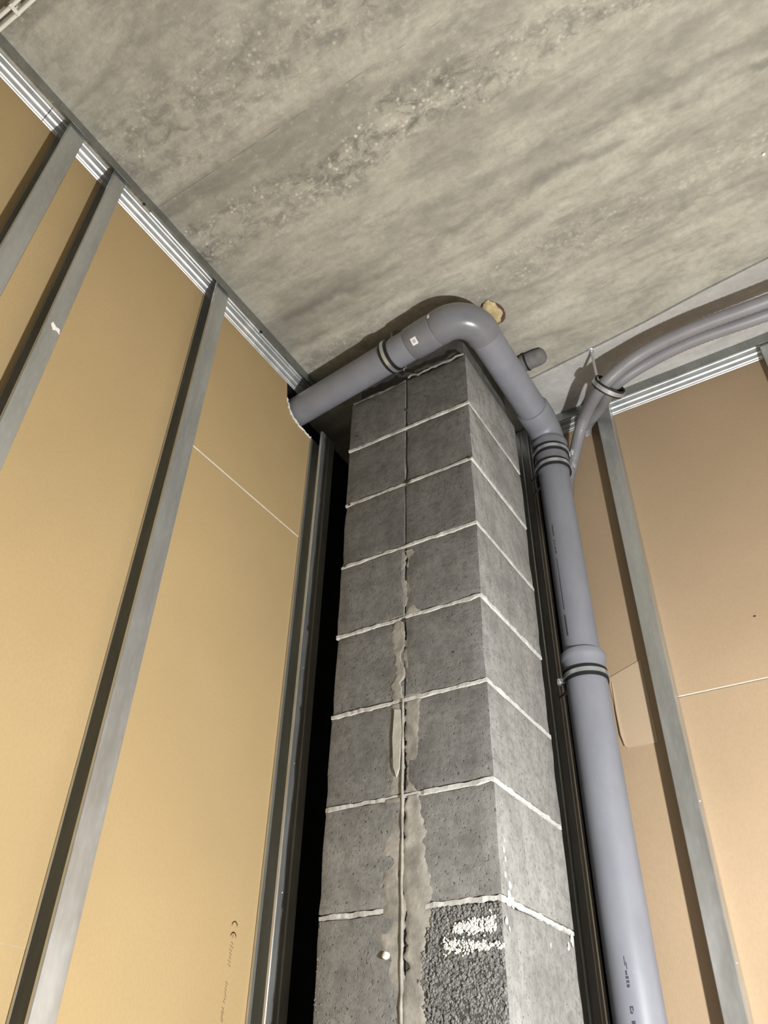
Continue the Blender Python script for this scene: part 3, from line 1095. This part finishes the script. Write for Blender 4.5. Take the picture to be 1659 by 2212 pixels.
c = P0.lerp(P1, (0.590 - 0.199) / 0.651)
pipe_clamp(c, d01, RU, 'pipe clamp with black rubber edges on the level pipe under the ceiling', [Vector((0, 1, 0.1))], Vector((c.x, c.y, CEIL - 0.002)))
EARR = Vector((0.95, -0.30, 0))
EARL = Vector((-0.9, 0.25, 0))
c = zat(0.098)
pipe_clamp(c, d23, RU + 0.0047, 'uppermost clamp on the vertical pipe, right under the elbow', [Vector((0.9, 0.35, 0))], Vector((-0.0215, 0.489, 0.098)))
c = zat(0.040)
pipe_clamp(c, d23, RU + 0.0035, 'second clamp on the vertical pipe, with a bolt towards the narrow stud', [Vector((0.9, 0.2, 0))], Vector((-0.0215, 0.489, 0.040)))
c = zat(-0.632)
pipe_clamp(c, d23, RL + 0.0004, 'shiny clamp just under the bell mouth halfway down the vertical pipe', [Vector((-0.9, -0.2, 0))], Vector((-0.0215, 0.489, -0.632)))

# ------------------------------------------------------------------ conduits under the ceiling
def smooth_path(ctrl, n=16):
    P = [Vector(c) for c in ctrl]
    P = [P[0] * 2 - P[1]] + P + [P[-1] * 2 - P[-2]]
    out = []
    for i in range(1, len(P) - 2):
        for k in range(n):
            t = k / n
            a, b, c2, d = P[i - 1], P[i], P[i + 1], P[i + 2]
            out.append(0.5 * ((2 * b) + (c2 - a) * t + (2 * a - 5 * b + 4 * c2 - d) * t * t + (3 * b - a - 3 * c2 + d) * t ** 3))
    out.append(P[-2])
    return out


def conduit(ctrl, r, label):
    pts = smooth_path(ctrl, 26)
    rad = [r + (0.0007 if i % 2 else -0.0005) for i in range(len(pts))]
    o = obj('corrugated_conduit', tube(pts, rad, 20), M_CONDUIT, None, True)
    return tag(o, label, 'conduit', 'grey conduits under the ceiling')


conduit([(0.068, 0.500, -0.08), (0.088, 0.497, 0.05), (0.128, 0.472, 0.125), (0.190, 0.418, 0.203), (0.286, 0.304, 0.186), (0.405, 0.284, 0.228), (0.553, 0.271, 0.232), (0.755, 0.270, 0.222), (1.05, 0.27, 0.215), (1.7, 0.25, 0.215)],
        0.0185, 'grey conduit hanging under the ceiling, front one of the pair')
conduit([(0.160, 0.5375, 0.262), (0.176, 0.503, 0.260), (0.245, 0.430, 0.242), (0.312, 0.342, 0.212), (0.420, 0.322, 0.228), (0.555, 0.310, 0.230), (0.745, 0.313, 0.220), (1.05, 0.32, 0.212), (1.7, 0.31, 0.212)],
        0.0185, 'grey conduit running behind the front conduit, closer to the back wall')
cc = Vector((0.300, 0.318, 0.190))
dd = Vector((0.75, -0.55, 0.30)).normalized()
t = empty('conduit_clamp', 'small clamp on a ceiling rod holding the two grey conduits', 'clamp')
obj('rubber_lining', ring_band(cc, dd, 0.0445, 0.0475, 0.022, 32), M_RUBBER, t)
obj('band', ring_band(cc, dd, 0.0475, 0.0492, 0.012, 32), M_ZINC, t)
RODX = Vector((0.2785, 0.298, 0.0))
obj('threaded_rod', tube([(RODX.x, RODX.y, CEIL - 0.003), (RODX.x, RODX.y, 0.196)], 0.0042, 10), M_ZINC, t, True)
obj('anchor_plate', lathe_along(Vector((RODX.x, RODX.y, CEIL - 0.001)), Vector((RODX.x, RODX.y, 0)), [(0, 0.011), (0.002, 0.011), (0.004, 0.007), (0.008, 0.007)], 16), M_ZINC, t)
obj('nut', hexnut(Vector((RODX.x, RODX.y, 0.203)), Vector((0, 0, 1)), 0.009, 0.010), M_ZINC, t)
b = obj('ear', bbox((RODX.x - 0.010, RODX.y - 0.010, 0.178), (RODX.x + 0.014, RODX.y + 0.012, 0.186), 0.001), M_ZINC, t)
obj('bolt_head', hexnut(Vector((RODX.x - 0.002, RODX.y - 0.004, 0.174)), Vector((0, 0, 1)), 0.007, 0.006), M_ZINC, t)

# ------------------------------------------------------------------ small things at the ceiling
# wool plug in a broken hole
t = empty('wool_plug', 'yellowish mineral wool stuffed in a ceiling hole beside the elbow', 'insulation')
pv = [(0.090 + 0.028 * (1 + 0.25 * noise.noise(Vector((i, 2, 0)))) * math.cos(i * 0.449) , 0.026 + 0.040 * (1 + 0.25 * noise.noise(Vector((i, 4, 0)))) * math.sin(i * 0.449)) for i in range(14)]
obj('broken_hole', poly_prism(pv, PX, CEIL - 0.0030, CEIL + 0.01), M_HOLE, t)
bm = bmesh.new()
bmesh.ops.create_icosphere(bm, subdivisions=4, radius=1)
for v in bm.verts:
    q = v.co.copy()
    k = 1 + 0.22 * noise.noise(q * 1.9 + Vector((4, 0, 0))) + 0.12 * noise.noise(q * 5)
    v.co = Vector((0.086 + q.x * 0.024 * k, 0.016 + q.y * 0.042 * k, CEIL - 0.006 + q.z * 0.016 * k))
obj('wool', bm, M_FOAM, t, True)

# short grey stub beside the pipe
t = empty('pipe_stub', 'short grey pipe stub lying against the ceiling right of the level pipe', 'pipe')
A = Vector((0.086, 0.222, 0.322))
B = Vector((0.162, 0.222, 0.322))
obj('stub', lathe_along(A, B, [(0, 0.026), (0.050, 0.026), (0.066, 0.023), (0.074, 0.014), (0.076, 0.005)], 28), M_STUB, t, True)
obj('collar', lathe_along(A + Vector((0.012, 0, 0)), B, [(0, 0.0262), (0.001, 0.0285), (0.005, 0.0285), (0.006, 0.0262)], 28), M_RUBBER, t, True)

# white cables at the upper left corner
for y, lab in ((-1.2230, 'white cable at the upper left corner, outer one of the clipped pair'), (-1.2065, 'white cable at the upper left corner, inner one nearer the pillar')):
    rp = [(-0.55 + 0.12 * i, y + 0.0012 * math.sin(i * 1.7), 0.312 + 0.001 * math.sin(i)) for i in range(27)]
    tag(obj('white_cable', tube(rp, 0.0044, 12), M_WHITE, None, True), lab, 'cable', 'white cables under the ceiling')
t = empty('cable_clip', 'small white clip joining the two white cables', 'clip')
obj('bridge', bbox((-0.4295, -1.2265, 0.3040), (-0.4215, -1.2010, 0.3075), 0.001), M_WHITE, t)
obj('peg', bbox((-0.428, -1.216, 0.3075), (-0.423, -1.212, CEIL), 0.0006), M_WHITE, t)
# nail in the ceiling near the right edge
t = obj('nail', lathe_along((0.842, -0.066, CEIL + 0.002), (0.842, -0.066, 0.30), [(0, 0.002), (0.006, 0.002), (0.0065, 0.004), (0.008, 0.004), (0.0085, 0.001)], 10), M_WHITE)
tag(t, 'tiny pale nail head in the ceiling near the right edge', 'nail')
